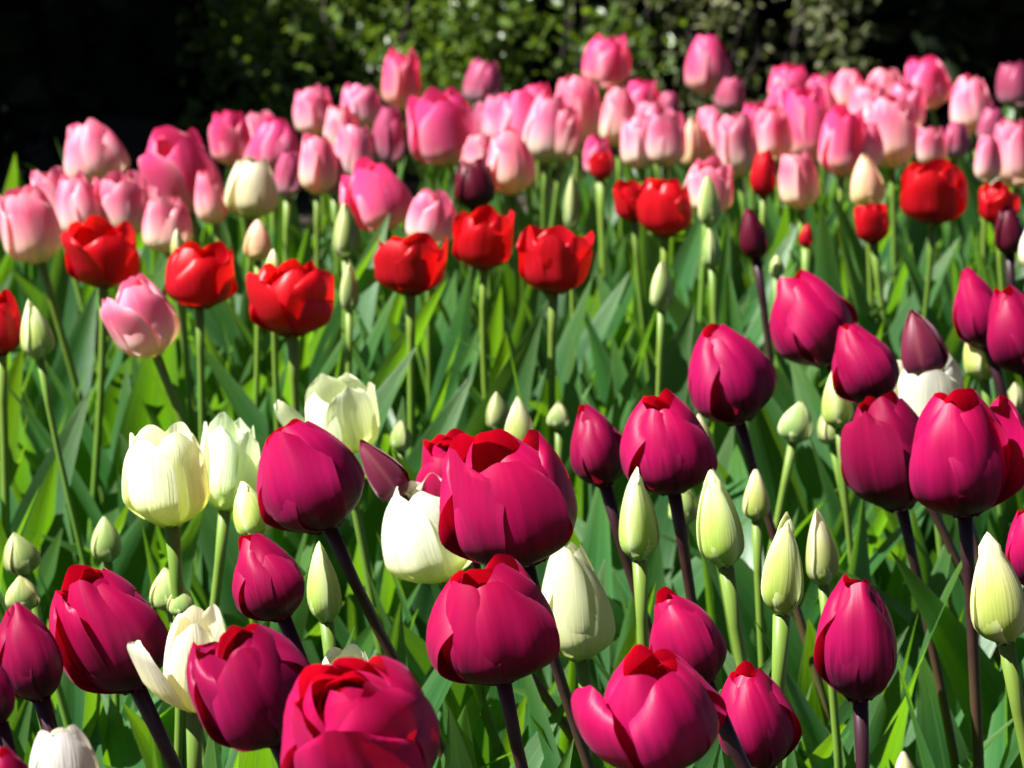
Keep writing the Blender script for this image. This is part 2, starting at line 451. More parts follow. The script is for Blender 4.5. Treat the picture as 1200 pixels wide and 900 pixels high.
def petal(L, Rm, k, phi, layer, r, flare=0.0, res=(13, 17), tip=None):
    """verts, uv of one petal: it rises from the flower's base (origin), bulges to Rm and closes to the tip"""
    nu, nv = res
    u = np.linspace(-1, 1, nu)[None, :]
    v = (np.linspace(0, 1, nv) ** .92)[:, None]
    vm = k['vm'] * r.uniform(.93, 1.08)
    tp = (k['tip'] if tip is None else tip) * r.uniform(.88, 1.12)
    lay = 1.0 - .10 * layer
    Lk = L * (1 + (.03 if k['tip'] > .3 else -.16) * layer) * r.uniform(.92, 1.02)
    t = np.clip((v - vm) / (1 - vm), 0, 1)
    rad = np.where(v < vm, np.sin(math.pi / 2 * np.clip(v / vm, 0, 1) ** .88), tp + (1 - tp) * np.cos(math.pi / 2 * t ** 1.15) ** .92)
    rad = Rm * lay * np.maximum(rad, .03)
    rad = rad + 1.7 * flare * Rm * np.clip((v - .15) / .85, 0, 1) ** 1.35
    z = Lk * (.72 * v ** 1.5 + .28 * v) * (1 - .20 * abs(flare) * v ** 2)
    curl = r.uniform(-.04, .2) * Rm
    tt = np.clip((v - .8) / .2, 0, 1)
    rad = rad - curl * tt ** 2 * (tp < 1.2)
    # outline of the petal
    pw, q = k['pw'] * r.uniform(.9, 1.15), k['q'] * r.uniform(.9, 1.15)
    wv = k.get('wv', .50)
    top = k['top'] * (.5 if flare > .12 else 1)
    sh = np.where(v < wv, .30 + .70 * np.sin(math.pi / 2 * np.clip(v / wv, 0, 1)) ** .9, top + (1 - top) * (1 - np.clip((v - wv) / (1 - wv), 0, 1) ** pw + 1e-4) ** q)
    half = k['w'] * r.uniform(.93, 1.05) * Rm * sh
    ph = r.uniform(0, 6.28, 4)
    rc = np.maximum(rad * (1.02 + .25 * flare), .42 * Rm)
    ang = u * np.minimum(half / rc, 1.30)
    side = k.get('side', 1)
    lift = (.145 * side * u + .06 * np.abs(u) ** 4 * (1 - layer) + .02 * layer * np.abs(u) ** 2) * Rm * np.minimum(1, 2.5 * v) * (1 - .5 * v ** 3)
    rip = k['wave'] * Rm * (np.sin(5.5 * v + ph[0] + 2.2 * u) * np.abs(u) ** 2 + .4 * np.sin(12 * v + ph[1]) * np.abs(u) ** 3 + .35 * np.sin(5 * u + ph[2]) * v ** 4)
    rip = rip + k['wave'] * Rm * .45 * np.sin((7 + 3 * math.sin(ph[3])) * u + ph[0] + 1.5 * v) * np.clip(v * 1.6, 0, 1)
    crease = -.035 * Rm * np.exp(-(u / .13) ** 2) * np.sin(math.pi * v) * (1 - .5 * layer)
    n_ = rad - rc * (1 - np.cos(ang)) + lift + rip + crease
    lat = rc * np.sin(ang)
    zz = z + 0 * u
    zz = zz + min(1, k['wave'] / .05) * L * (.028 * np.sin(3.5 * u + ph[3]) * v ** 6 + .010 * np.sin(9 * u + ph[1]) * v ** 8)
    # tip end rises a little in the middle
    zz = zz + r.uniform(-.01, .02) * L * (1 - np.abs(u)) ** 2 * v ** 10 - .8 * half[-1] * np.abs(u) ** 2.2 * v ** 4
    a = phi + r.uniform(-.10, .10) + .18 * side * v * r.uniform(0, 1)
    ca, sa = np.sin(a), -np.cos(a)                # phi 0 faces the camera (-y), +90 degrees faces +x
    X = n_ * ca + lat * np.cos(a)
    Y = n_ * sa + lat * np.sin(a)
    P = np.stack([X, Y, zz], -1).reshape(-1, 3)
    UV = np.stack(np.broadcast_arrays((u + 1) / 2, v), -1).reshape(-1, 2)
    return P, UV

def pistil_mesh(L, Rm):
    t = np.linspace(0, 1, 6)[:, None]
    paths = [(np.array([0, 0, -.02 * L]) * (1 - t) + np.array([0, 0, .10 * L]) * t, Rm * np.array([.10, .16, .17, .15, .12, .10])),
             (np.array([0, 0, .08 * L]) * (1 - t) + np.array([0, 0, .42 * L]) * t, Rm * np.array([.10, .12, .12, .11, .14, .10]))]
    for i in range(6):
        a = i * math.pi / 3
        e = np.array([math.cos(a) * .30 * Rm, math.sin(a) * .30 * Rm, .42 * L])
        paths.append((np.array([math.cos(a) * .12 * Rm, math.sin(a) * .12 * Rm, .05 * L]) * (1 - t) + e * t, Rm * np.array([.03, .03, .03, .05, .06, .03])))
    return tube(paths, 6)

# leaves: a set of shapes shared by the plants
def leaf_mesh(L, W, tilt, bend, fold, twist, r, wav=.2):
    nu, nv = 7, 21
    u = np.linspace(-1, 1, nu)[None, :]
    v = np.linspace(0, 1, nv)
    th = R(tilt) + R(bend) * v ** 1.8
    dx, dz = np.sin(th), np.cos(th)
    step = L / (nv - 1)
    cx = np.concatenate([[0], np.cumsum(dx[:-1])]) * step
    cz = np.concatenate([[0], np.cumsum(dz[:-1])]) * step
    wv = .38
    sh = np.where(v < wv, .42 + .58 * np.sin(math.pi / 2 * v / wv), (1 - np.clip((v - wv) / (1 - wv), 0, 1) ** 1.75 + 1e-4) ** .95)
    half = (W * np.maximum(sh, .01))[:, None]
    fv = (R(fold) * (1.15 - .75 * v))[:, None]
    a = np.abs(u)
    ph = r.uniform(0, 6.28, 2)
    s = half * u * np.cos(fv * a)                           # across
    n = half * a * np.sin(fv) * (.6 + .4 * a) + wav * half * np.sin(7 * v[:, None] + ph[0] + 1.2 * u) * a ** 2
    tw = (R(twist) * v ** 1.3)[:, None]
    s2, n2 = s * np.cos(tw) - n * np.sin(tw), s * np.sin(tw) + n * np.cos(tw)
    # local frame: tangent (dx,0,dz), across = y, normal (towards the stem) = (-dz,0,dx)
    X = cx[:, None] - n2 * dz[:, None]
    Z = cz[:, None] + n2 * dx[:, None]
    Y = s2 + (.05 * L * np.sin(ph[1]) * v ** 2)[:, None]
    P = np.stack([X, Y, Z], -1).reshape(-1, 3)
    UV = np.stack(np.broadcast_arrays((u + 1) / 2, v[:, None]), -1).reshape(-1, 2)
    return mesh_obj('leaf', P, grid_faces(nu, nv), M['leaf'], uvs=UV, data_only=True)

lr = np.random.default_rng(5)
BROAD = [leaf_mesh(L, W, 12, bd, 20, tw, lr) for L, W, bd, tw in ((.40, .026, 30, 30), (.37, .024, 45, -40), (.42, .028, 22, 60), (.36, .025, 60, -20))]
LEAVES = []
for i in range(36):
    L = lr.uniform(.30, .42)
    LEAVES.append(leaf_mesh(L, L * lr.uniform(.058, .094), lr.uniform(4, 16), lr.choice([8, 14, 22, 34, 60], p=[.26, .26, .24, .14, .10]), lr.uniform(8, 42), lr.uniform(-80, 80), lr))

def tint(o, r, amt=.14):
    b = r.uniform(1 - amt, 1 + amt)
    o.color = (b * r.uniform(.93, 1.08), b, b * r.uniform(.9, 1.08), 1)

def add_leaves(root, n, r, zs=(.78, 1.05), pool=None):
    pool = pool or LEAVES
    a0 = r.uniform(0, 6.28)
    for i in range(n):
        o = link('leaf', pool[r.integers(len(pool))], root)
        a = a0 + i * 2.4 + r.uniform(-.5, .5)
        o.location = (math.cos(a) * .006, math.sin(a) * .006, -.012)
        o.rotation_euler = (r.uniform(-.08, .08), r.uniform(-.05, .12), a)
        s = r.uniform(*zs)
        o.scale = (s, s * r.uniform(.85, 1.2), s)
        tint(o, r, .22)

H_HEAD = .443                                     # height of the flowers' middles above the ground
GROUND_BASES = []
def tulip(kind, px, py, W, L, lean, pitch, label, i, group, ho=0.0, phi=None, fl=(), n=None, tip=None, leaves=4, wide=1.0, kw={}):
    r = np.random.default_rng(1000 + i)
    k = dict(KIND[kind], **kw)
    n = n or k['n']
    k['side'] = r.choice([-1, 1])
    C, mpp = at(px, py, H_HEAD + ho)
    Lm, Rm = L * mpp, W * mpp / 2
    if kind in ('pink', 'rose', 'mauve'):
        Lm, Rm = Lm * 1.01, Rm * 1.02
        lean += r.uniform(-7, 4); pitch += r.uniform(-3, 6)
        if tip is None and kind != 'mauve': tip = r.uniform(.5, .95)
    if kind == 'red' and tip is None:
        tip = r.uniform(.72, 1.05); fl = list(fl) or [(r.uniform(-90, 90), r.uniform(.05, .25))]
    ln, pt = R(lean), R(pitch)
    ax = Vector((math.sin(ln) * math.cos(pt), -math.sin(pt), math.cos(ln) * math.cos(pt)))
    B = C - ax * Lm * .5
    g = Vector((B.x - ax.x / ax.z * B.z * .72 + r.uniform(-.008, .008), B.y - ax.y / ax.z * B.z * .35 + r.uniform(-.01, .02), 0))
    is_bud = kind in ('bud', 'green', 'plum', 'peach')
    root = tag(empty('budding_tulip' if is_bud else 'tulip', g), label, 'tulip bud' if is_bud else 'tulip', group)
    GROUND_BASES.append((g.x, g.y))
    # stem
    P0, P3 = np.array([0, 0, -.01]), np.array(B - g)
    axn = np.array(ax)
    P1, P2 = P0 + np.array([r.uniform(-.03, .03), r.uniform(-.02, .02), .16]), P3 - axn * .16
    t = np.linspace(0, 1, 15)[:, None]
    P = (1 - t) ** 3 * P0 + 3 * (1 - t) ** 2 * t * P1 + 3 * (1 - t) * t * t * P2 + t ** 3 * P3
    sr = .0030 * r.uniform(.88, 1.1) * (.8 if is_bud and W < 40 else 1)
    rad = sr * np.concatenate([np.linspace(1.2, 1.0, 13), [1.08, 1.35]])
    V, F, U = tube([(P, rad)], 10)
    st = mesh_obj('stem', V, F, M['dark_stem' if kind in ('magenta', 'plum', 'maroon') else 'stem'], root, U)
    tint(st, r)
    # flower
    near = W >= 56 or (is_bud and W >= 34 and py > 450)
    res = (15, 21) if W >= 85 else (11, 15) if W >= 45 else (9, 11)
    q = Vector((0, 0, 1)).rotation_difference(ax)
    a0 = R(phi) if phi is not None else r.uniform(0, 2.1)
    per = 3
    petals = []
    for j in range(n):
        layer = j // per
        a = a0 + (j % per) * 2 * math.pi / per + (0, math.pi / per, .5, 1.5, .2)[layer]
        f = 0.0
        for fa, amt in fl:
            d = (a - R(fa) + math.pi) % (2 * math.pi) - math.pi
            if abs(d) < R(31): f = max(f, amt)
        Lp = Lm * (1, 1, .97, .93, .9)[layer]
        petals.append(petal(Lp, Rm * wide, k, a, layer, r, f, res, (tip or k['tip']) * (1, 1, .85, .6, .4)[layer]))
    b = r.uniform(.66, 1.08) if kind == 'magenta' else r.uniform(.86, 1.1)
    col = (min(b * r.uniform(.96, 1.04), 1.12), b * r.uniform(.9, 1.1), b * r.uniform(.92, 1.08), 1)
    name = 'bud' if is_bud else 'bloom'
    if near:
        V, F, U = pistil_mesh(Lm, Rm)
        bl = mesh_obj(name, V, F, M['pistil'], root, U)
        bl.location, bl.rotation_mode, bl.rotation_quaternion = B - g, 'QUATERNION', q
        for V, U in petals:
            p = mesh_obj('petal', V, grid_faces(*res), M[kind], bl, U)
            p.color = col
    else:
        VV, FF, UU, off = [], [], [], 0
        for V, U in petals:
            VV.append(V); UU.append(U); FF += grid_faces(*res, off); off += len(V)
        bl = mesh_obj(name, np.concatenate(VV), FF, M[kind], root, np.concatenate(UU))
        bl.location, bl.rotation_mode, bl.rotation_quaternion = B - g, 'QUATERNION', q
        bl.color = col
    add_leaves(root, leaves + (g.y > 2.3), r, (.9, 1.12) if g.y > 2.3 else (.78, 1.0))
    return root

# ------------------------------------------------------------------ every flower of the bed
# kind, pixel x, y of its middle, width, length in pixels, lean (degrees, + = towards +x), pitch (+ = towards the camera), label, extras
G_M, G_W, G_B, G_R, G_P, G_G = ('magenta tulips at the front of the bed', 'white tulips among the magenta ones', 'white tulip buds', 'red tulips in the middle of the bed',
                                'pink tulips at the back of the bed', 'fat green buds low among the leaves')
T = [
 # magenta
 ('magenta', 948, 376, 98, 112, -26, 0, G_M, 'magenta tulip highest of the big ones, leaning left over the plump one beside it', dict(phi=35, tip=.42)),
 ('magenta', 852, 441, 100, 116, -16, 2, G_M, 'egg-shaped magenta tulip on a long bare purple stem, red glow at its tip', dict(phi=42, tip=.38)),
 ('magenta', 1012, 427, 76, 100, -26, 0, G_M, 'closed magenta tulip leaning left beside the dull purple bud', dict(phi=-12, tip=.3)),
 ('plum', 1078, 402, 56, 82, -16, 0, G_M, 'dull plum pointed bud between closed magenta tulip and pair at the edge', dict(phi=-15)),
 ('magenta', 1146, 364, 56, 98, -18, 0, G_M, 'slim magenta tulip above a pale green bud, behind its twin at the edge', dict(phi=-25, tip=.34)),
 ('magenta', 1190, 388, 70, 104, -16, 0, G_M, 'slim magenta tulip cut by the edge in front of its twin', dict(phi=-10, tip=.34)),
 ('magenta', 1042, 530, 108, 142, -14, 4, G_M, 'half open magenta tulip behind the one with a pointed upright petal', dict(phi=-42, tip=.52, ho=-.03, fl=[(-42, .16)])),
 ('magenta', 1126, 535, 122, 144, -6, 4, G_M, 'open magenta tulip with one pointed petal standing apart', dict(phi=-18, tip=0.56, fl=[(100, .3)])),
 ('magenta', 698, 523, 66, 98, -14, 0, G_M, 'dark closed magenta tulip tucked behind the crinkled one with a red glow', dict(phi=25, tip=.28, ho=-.03)),
 ('magenta', 781, 523, 106, 116, -10, 6, G_M, 'crinkled magenta tulip with red glow above two white buds', dict(phi=18, tip=0.46)),
 ('magenta', 360, 560, 124, 134, -22, 6, G_M, 'big round magenta tulip to the right of the white cup', dict(phi=-20, tip=0.48)),
 ('plum', 445, 550, 44, 86, -36, 0, G_M, 'narrow dark purple bud leaning sharply above an open white tulip', dict(phi=10, ho=-.02)),
 ('magenta', 598, 588, 158, 158, -14, 8, G_M, 'largest magenta tulip with a broad rounded front petal', dict(phi=-6, tip=0.66, ho=.005, wide=1.0)),
 ('magenta', 532, 556, 84, 88, -12, 18, G_M, 'ruffled double magenta tulip half hidden behind the largest one', dict(phi=-30, tip=0.71, n=12, ho=-.025)),
 ('magenta', 577, 732, 152, 140, -10, 9, G_M, 'round magenta tulip just below the largest one, patched with red light', dict(phi=14, tip=0.52)),
 ('magenta', 312, 677, 84, 106, -22, 0, G_M, 'small closed magenta tulip hanging between two white buds', dict(phi=12, tip=.28)),
 ('magenta', 130, 741, 120, 152, -22, 7, G_M, 'tall loose magenta tulip with folded outer petals beside white flared tulip', dict(phi=30, tip=.56, fl=[(-90, .2)], n=9)),
 ('magenta', 33, 766, 78, 116, -14, 0, G_M, 'dark shaded magenta tulip beside the tall loose one', dict(phi=15, tip=.28)),
 ('magenta', -14, 806, 60, 92, -14, 0, G_M, 'magenta tulip mostly cut by the edge below the dark shaded one', dict(phi=20, tip=.38, ho=.02)),
 ('magenta', 298, 806, 136, 146, -20, 12, G_M, 'open crinkled magenta tulip covering the white flared one', dict(phi=10, tip=.6, ho=.016, fl=[(-110, .2)], n=9)),
 ('magenta', 426, 866, 182, 170, -14, 26, G_M, 'nearest magenta tulip, wide open double seen from above', dict(phi=-12, tip=.72, ho=.02, n=15)),
 ('magenta', 768, 838, 150, 142, -10, 7, G_M, 'wide magenta tulip at the bottom with a flared pointed side petal', dict(phi=40, tip=.56, fl=[(-80, .3)])),
 ('magenta', 803, 751, 86, 118, -24, 2, G_M, 'closed magenta tulip just above the wide flared one', dict(phi=-20, tip=.38)),
 ('magenta', 884, 842, 92, 128, -12, 2, G_M, 'deep shaded magenta tulip behind the wide flared one', dict(phi=10, tip=.42, ho=-.06)),
 ('magenta', 1006, 749, 94, 150, -3, 2, G_M, 'upright lone magenta tulip in front of broad leaves on a straight stem', dict(phi=-6, tip=.42)),
 ('magenta', 1206, 645, 54, 92, -10, 0, G_M, 'magenta tulip mostly cut by the edge behind the big white bud', dict(phi=-10, tip=.38, ho=-.02)),
 ('magenta', 6, 912, 60, 66, -10, 8, G_M, 'tip of a magenta tulip beside the white one at the bottom', dict(tip=0.56, ho=.01)),
 # white, open
 ('white', 196, 560, 98, 116, -4, 2, G_W, 'open white cup tulip on a straight pale stem', dict(phi=-28, tip=.88)),
 ('white', 268, 546, 70, 108, 6, 2, G_W, 'white tulip with pointed petals behind the white cup', dict(phi=30, tip=.9, ho=-.03, kw=dict(top=.2, w=.8))),
 ('white', 396, 490, 92, 92, -10, 6, G_W, 'white tulip with spread petals behind the big round magenta one', dict(phi=20, tip=.95, ho=-.03, fl=[(-100, .3), (80, .1)], kw=dict(top=.2, w=.76))),
 ('white', 503, 625, 106, 122, -16, 4, G_W, 'wide white tulip tucked behind the largest magenta one', dict(phi=-42, tip=.62, ho=-.055, fl=[(78, .35)], kw=dict(top=.32, w=.95))),
 ('cream', 672, 708, 86, 136, -8, 0, G_W, 'yellowish white closed tulip behind a dark purple stem', dict(phi=20, tip=.45, ho=-.08)),
 ('white', 228, 776, 86, 124, 2, 8, G_W, 'white tulip with one petal flared wide beside the crinkled magenta one', dict(phi=66, tip=.75, ho=0, fl=[(-54, .6)], kw=dict(top=.35, w=.86))),
 ('white', 1088, 468, 92, 96, -6, 4, G_W, 'white tulip top showing above the open magenta pair', dict(phi=0, tip=.85, ho=-.04)),
 ('white', 76, 896, 82, 92, -4, 4, G_W, 'white tulip cut by the bottom edge below the dark magenta one', dict(phi=15, tip=.6)),
 ('white', 404, 802, 62, 80, -4, 4, G_W, 'white tulip tips peeping above the nearest double magenta tulip', dict(phi=-30, tip=.95, ho=-.05)),
 ('bud', 1060, 912, 34, 66, -4, 0, G_B, 'tip of a white bud at the bottom below the broad leaf', dict(ho=-.01)),
 ('white', 1212, 292, 36, 52, -4, 0, G_W, 'white tulip at the edge below the dark red bud', dict(ho=0, tip=.6)),
 # white and pale buds
 ('bud', 747, 602, 46, 114, -3, 0, G_B, 'pale bud below the dark closed magenta tulip', dict(ho=-.02, phi=25)),
 ('bud', 842, 607, 54, 120, -9, 0, G_B, 'plump white bud below the crinkled magenta tulip', dict(ho=-.015, phi=-20)),
 ('bud', 919, 661, 48, 124, 2, 0, G_B, 'tall pale bud on a straight green stem beside the lone magenta tulip', dict(phi=-25)),
 ('bud', 961, 642, 38, 92, -6, 0, G_B, 'pale bud half hidden by leaves behind the tallest bud', dict(ho=-.05)),
 ('bud', 886, 580, 32, 62, -2, 0, G_B, 'small pale bud beside the bare purple stem', dict(ho=-.06)),
 ('bud', 1168, 690, 66, 134, -11, 0, G_B, 'biggest white bud with yellow streak at the edge', dict(phi=-15)),
 ('bud', 293, 596, 46, 72, -16, 0, G_B, 'white bud between white cup and big round magenta tulip', dict(ho=-.03)),
 ('bud', 378, 680, 40, 102, -5, 0, G_B, 'slim pale bud beside the small closed magenta tulip', dict(ho=-.05)),
 ('bud', 609, 498, 36, 70, -4, 0, G_B, 'white bud tip rising behind the largest magenta tulip', dict(ho=-.04)),
 ('bud', 980, 466, 36, 74, -6, 0, G_B, 'pale green bud below the closed magenta tulip', dict(ho=-.04)),
 ('bud', 1148, 408, 44, 76, -10, 0, G_B, 'pale green bud tucked below the slim magenta twins', dict(ho=-.03)),
 ('bud', 822, 512, 26, 56, -8, 0, G_B, 'white bud tip peeping beside the crinkled magenta tulip', dict(ho=-.05)),
 ('green', 405, 271, 32, 68, 0, 0, G_B, 'yellow green bud below the pink tulip with a side petal', {}),
 ('green', 409, 336, 22, 62, 0, 0, G_B, 'slim yellow green bud standing right of a flared red tulip', dict(ho=-.02)),
 ('bud', 41, 386, 38, 70, -8, 0, G_B, 'stout cream bud beside the red tulip cut by the edge', {}),
 ('green', 775, 335, 28, 60, 0, 0, G_B, 'yellow green bud alone over the leaves below the red pair', {}),
 ('green', 670, 238, 20, 68, 0, 0, G_B, 'thin green bud standing above the red tulip with upright petals', {}),
 ('green', 830, 236, 26, 62, -3, 0, G_B, 'pale green bud in front of a pink tulip by the red pair', dict(ho=.01)),
 ('green', 833, 290, 22, 52, -4, 0, G_B, 'small green bud beside the dark red leaning bud', {}),
 ('peach', 302, 280, 32, 52, 0, 0, G_P, 'peach bud under the cream tulip', {}),
 ('bud', 320, 310, 20, 36, 0, 0, G_B, 'tiny white bud above the flared red tulip', {}),
 ('bud', 208, 286, 18, 36, -4, 0, G_B, 'tiny cream bud in front of the second red tulip', dict(ho=.005)),
 ('peach', 1015, 213, 40, 64, -4, 0, G_P, 'cream and peach bud among the deep pink tulips', {}),
 ('cream', 295, 222, 62, 68, 2, 0, G_W, 'cream tulip alone among the pink ones', dict(phi=20)),
 # fat green buds
 ('green', 22, 648, 42, 56, -14, 0, G_G, 'fat green bud with cream seam, uppermost at the edge', dict(ho=-.08)),
 ('green', 26, 695, 40, 44, -6, 0, G_G, 'squat green bud above the dark magenta tulip', dict(ho=-.09)),
 ('green', 124, 632, 36, 56, -4, 0, G_G, 'fat green bud with cream tip left of the white cup', dict(ho=-.09)),
 ('green', 197, 690, 44, 54, -10, 0, G_G, 'fat pale green bud beside the white cup\'s stem', dict(ho=-.08)),
 ('green', 213, 704, 32, 40, 2, 0, G_G, 'small round green bud hugging the fat pale one', dict(ho=-.07)),
 ('green', 583, 482, 30, 48, -4, 0, G_G, 'fat green bud behind the white bud tip', dict(ho=-.07)),
 ('green', 934, 494, 40, 52, 10, 0, G_G, 'fat green bud below the highest magenta tulip', dict(ho=-.08)),
 ('green', 972, 500, 32, 44, -12, 0, G_G, 'small green bud under the pale green one', dict(ho=-.09)),
 ('green', 655, 486, 26, 36, 0, 0, G_G, 'small green bud left of the dark closed magenta tulip', dict(ho=-.09)),
 ('green', 910, 311, 18, 30, 0, 0, G_G, 'tiny green bud near the dark red leaning bud', dict(ho=-.03)),
 ('green', 1190, 468, 28, 40, 0, 0, G_G, 'round green bud at the edge below the slim twins', dict(ho=-.08)),
 ('green', 800, 590, 36, 52, -4, 0, G_G, 'fat green bud between the two white buds', dict(ho=-.09)),
 ('green', 470, 510, 26, 40, 0, 0, G_G, 'small green bud right of the spread white tulip', dict(ho=-.09)),
 # red
 ('red', 121, 299, 82, 76, 2, 8, G_R, 'red cup tulip below three pale pink tulips', dict(phi=10, fl=[(-75, .25)])),
 ('red', 233, 325, 82, 74, 0, 4, G_R, 'smooth red tulip behind the lowest pink one', dict(phi=30)),
 ('red', 342, 351, 92, 86, 0, 6, G_R, 'red tulip with petals flaring to both sides', dict(phi=5, fl=[(-70, .3), (70, .2)])),
 ('red', 0, 381, 52, 72, 0, 4, G_R, 'red tulip cut by the edge beside a cream bud', {}),
 ('red', 481, 311, 78, 70, 0, 4, G_R, 'red tulip crossed by a slanting green stem', dict(phi=-25)),
 ('red', 568, 282, 66, 68, 2, 5, G_R, 'upright red tulip between two other red ones', {}),
 ('red', 650, 307, 76, 76, 2, 5, G_R, 'red tulip with upright side petals right of the upright one', dict(phi=-20, fl=[(70, .12)])),
 ('red', 780, 245, 60, 66, 0, 4, G_R, 'red tulip in front of its half hidden neighbour', dict(phi=-40)),
 ('red', 742, 236, 44, 48, -4, 4, G_R, 'half hidden red tulip touching the one in front', dict(ho=-.005)),
 ('red', 1094, 228, 76, 70, 0, 6, G_R, 'widest red tulip below the pink crowd', dict(phi=-15, tip=.95)),
 ('red', 1168, 240, 42, 48, -6, 4, G_R, 'small red tulip near the edge above the dark red one', {}),
 ('maroon', 1182, 272, 34, 56, -4, 0, G_R, 'dark red closed tulip near the edge', {}),
 ('maroon', 882, 275, 32, 62, -10, 0, G_R, 'dark red leaning bud alone over the leaves', dict(tip=.3)),
 ('red', 895, 205, 30, 54, 0, 0, G_R, 'narrow red tulip squeezed between pink ones', dict(tip=.6)),
 ('red', 1021, 262, 38, 48, -8, 0, G_R, 'small red tulip just below the cream and peach bud', dict(ho=-.02)),
 ('red', 945, 276, 16, 30, 0, 0, G_R, 'tiny red bud under the pale pink leaning tulip', dict(ho=-.02, tip=.3)),
 ('maroon', 555, 216, 48, 58, 0, 0, G_R, 'blackish maroon tulip in shadow behind the pink ones', dict(ho=-.02)),
 ('red', 705, 195, 24, 34, 0, 0, G_R, 'scrap of red tulip behind the pink pair', dict(ho=-.02)),
 # pink
 ('pink', 36, 264, 68, 90, -12, 2, G_P, 'large pink tulip leaning at the edge above a red one', dict(phi=20)),
 ('pink', 64, 232, 46, 70, -8, 0, G_P, 'pale pink tulip behind its leaning neighbour', dict(ho=-.01)),
 ('pink', 92, 243, 54, 74, -10, 0, G_P, 'pale pink tulip directly above the red cup', {}),
 ('pink', 143, 241, 62, 76, -6, 2, G_P, 'pale pink tulip touching the big flared pink one', {}),
 ('pink', 110, 180, 74, 78, -14, 2, G_P, 'pink tulip against black shade, highest of those at its end', dict(phi=-10)),
 ('rose', 212, 201, 80, 100, -8, 4, G_P, 'big deep pink tulip with a flared side petal', dict(phi=20, fl=[(-65, .3)])),
 ('pink', 197, 264, 56, 66, -4, 0, G_P, 'pale pink tulip behind two red ones', {}),
 ('pink', 246, 232, 36, 64, -6, 0, G_P, 'dull pink tulip in the shade of the big flared one', dict(ho=-.015)),
 ('rose', 272, 163, 46, 64, 0, 0, G_P, 'upright deep pink tulip above the cream one', {}),
 ('pink', 167, 374, 70, 92, -12, 4, G_P, 'lowest pink tulip with a pointed side petal, among the red ones', dict(phi=20, fl=[(-70, .3)])),
 ('rose', 322, 172, 60, 64, 0, 2, G_P, 'wide pink tulip right of the upright deep pink one', {}),
 ('pink', 366, 131, 46, 58, 0, 0, G_P, 'pale pink tulip above the wide one', {}),
 ('pink', 372, 194, 44, 68, 2, 0, G_P, 'pale pink tulip right of the cream one', {}),
 ('mauve', 338, 206, 32, 54, 0, 0, G_P, 'mauve tulip in shade behind the cream one', dict(ho=-.02)),
 ('mauve', 391, 206, 28, 50, 0, 0, G_P, 'thin mauve tulip between two pale pink ones', dict(ho=-.02)),
 ('pink', 414, 182, 48, 70, 2, 0, G_P, 'peachy pink tulip left of a mauve one', {}),
 ('pink', 422, 127, 46, 54, 0, 0, G_P, 'pink tulip just left of the tall lone one', {}),
 ('rose', 442, 230, 72, 84, -14, 4, G_P, 'pink tulip leaning with a pointed side petal above a green bud', dict(phi=25, fl=[(-75, .25)])),
 ('rose', 469, 94, 44, 68, 0, 0, G_P, 'tall lone deep pink tulip against the shrub', {}),
 ('pink', 506, 257, 58, 64, 4, 2, G_P, 'pale pink tulip just above two red ones', {}),
 ('rose', 520, 151, 78, 86, -4, 4, G_P, 'wide deep pink cup with pale base below the tall lone one', dict(phi=12, tip=.85)),
 ('mauve', 456, 162, 40, 70, 0, 0, G_P, 'purple mauve tulip behind the wide deep pink cup', dict(ho=-.015)),
 ('mauve', 567, 98, 44, 52, 4, 0, G_P, 'dark mauve tulip alone against the shrub', {}),
 ('mauve', 568, 145, 34, 50, 0, 0, G_P, 'mauve tulip in the gap beside the wide deep pink cup', dict(ho=-.01)),
 ('pink', 597, 191, 54, 74, -6, 2, G_P, 'pale pink tulip above the blackish maroon one', {}),
 ('rose', 612, 150, 62, 84, -8, 2, G_P, 'pink tulip at the near side of the dense pair', dict(phi=10)),
 ('pink', 642, 152, 54, 80, 2, 2, G_P, 'pink tulip on the far side of the dense pair', dict(ho=.005)),
 ('pink', 676, 130, 56, 80, 0, 2, G_P, 'creamy based pink tulip under the high rose one', {}),
 ('rose', 711, 74, 54, 62, 2, 2, G_P, 'high rose pink tulip standing out against dark shade', dict(tip=.8)),
 ('pink', 724, 138, 44, 70, 0, 0, G_P, 'narrow pale pink tulip right of the creamy based one', {}),
 ('rose', 700, 184, 34, 48, 0, 0, G_P, 'pink tulip in shade under the narrow pale one', dict(ho=-.015)),
 ('pink', 748, 168, 46, 62, -6, 0, G_P, 'light pink tulip leaning to its twin above the red pair', {}),
 ('pink', 780, 163, 48, 66, 4, 0, G_P, 'light pink twin nearer the high right tulips', dict(ho=.006)),
 ('rose', 752, 116, 38, 44, 0, 0, G_P, 'rose tulip half hidden behind the narrow pale pink one', {}),
 ('mauve', 784, 124, 28, 34, 0, 0, G_P, 'small mauve tulip beside the half hidden rose one', {}),
 ('rose', 828, 77, 54, 70, -2, 0, G_P, 'high lone rose tulip with pale base against dark shade', {}),
 ('mauve', 856, 111, 34, 44, 4, 0, G_P, 'mauve tulip under the high lone rose one', {}),
 ('peach', 812, 168, 32, 62, 0, 0, G_P, 'peach closed tulip right of the light pink twins', dict(ho=-.01, tip=.4)),
 ('pink', 836, 156, 40, 62, -4, 0, G_P, 'pink tulip under the high lone rose one\'s stem', {}),
 ('pink', 862, 171, 46, 74, -2, 0, G_P, 'egg-shaped pink tulip left of the narrow red one', {}),
 ('pink', 832, 220, 56, 64, 0, 2, G_P, 'pale pink tulip behind the pale green bud', dict(ho=-.005)),
 ('rose', 925, 98, 50, 40, 0, 4, G_P, 'flat topped rose tulip at the top of the crowd', {}),
 ('rose', 942, 148, 60, 88, 0, 2, G_P, 'deep rose tulip in the middle of the crowd', dict(phi=0)),
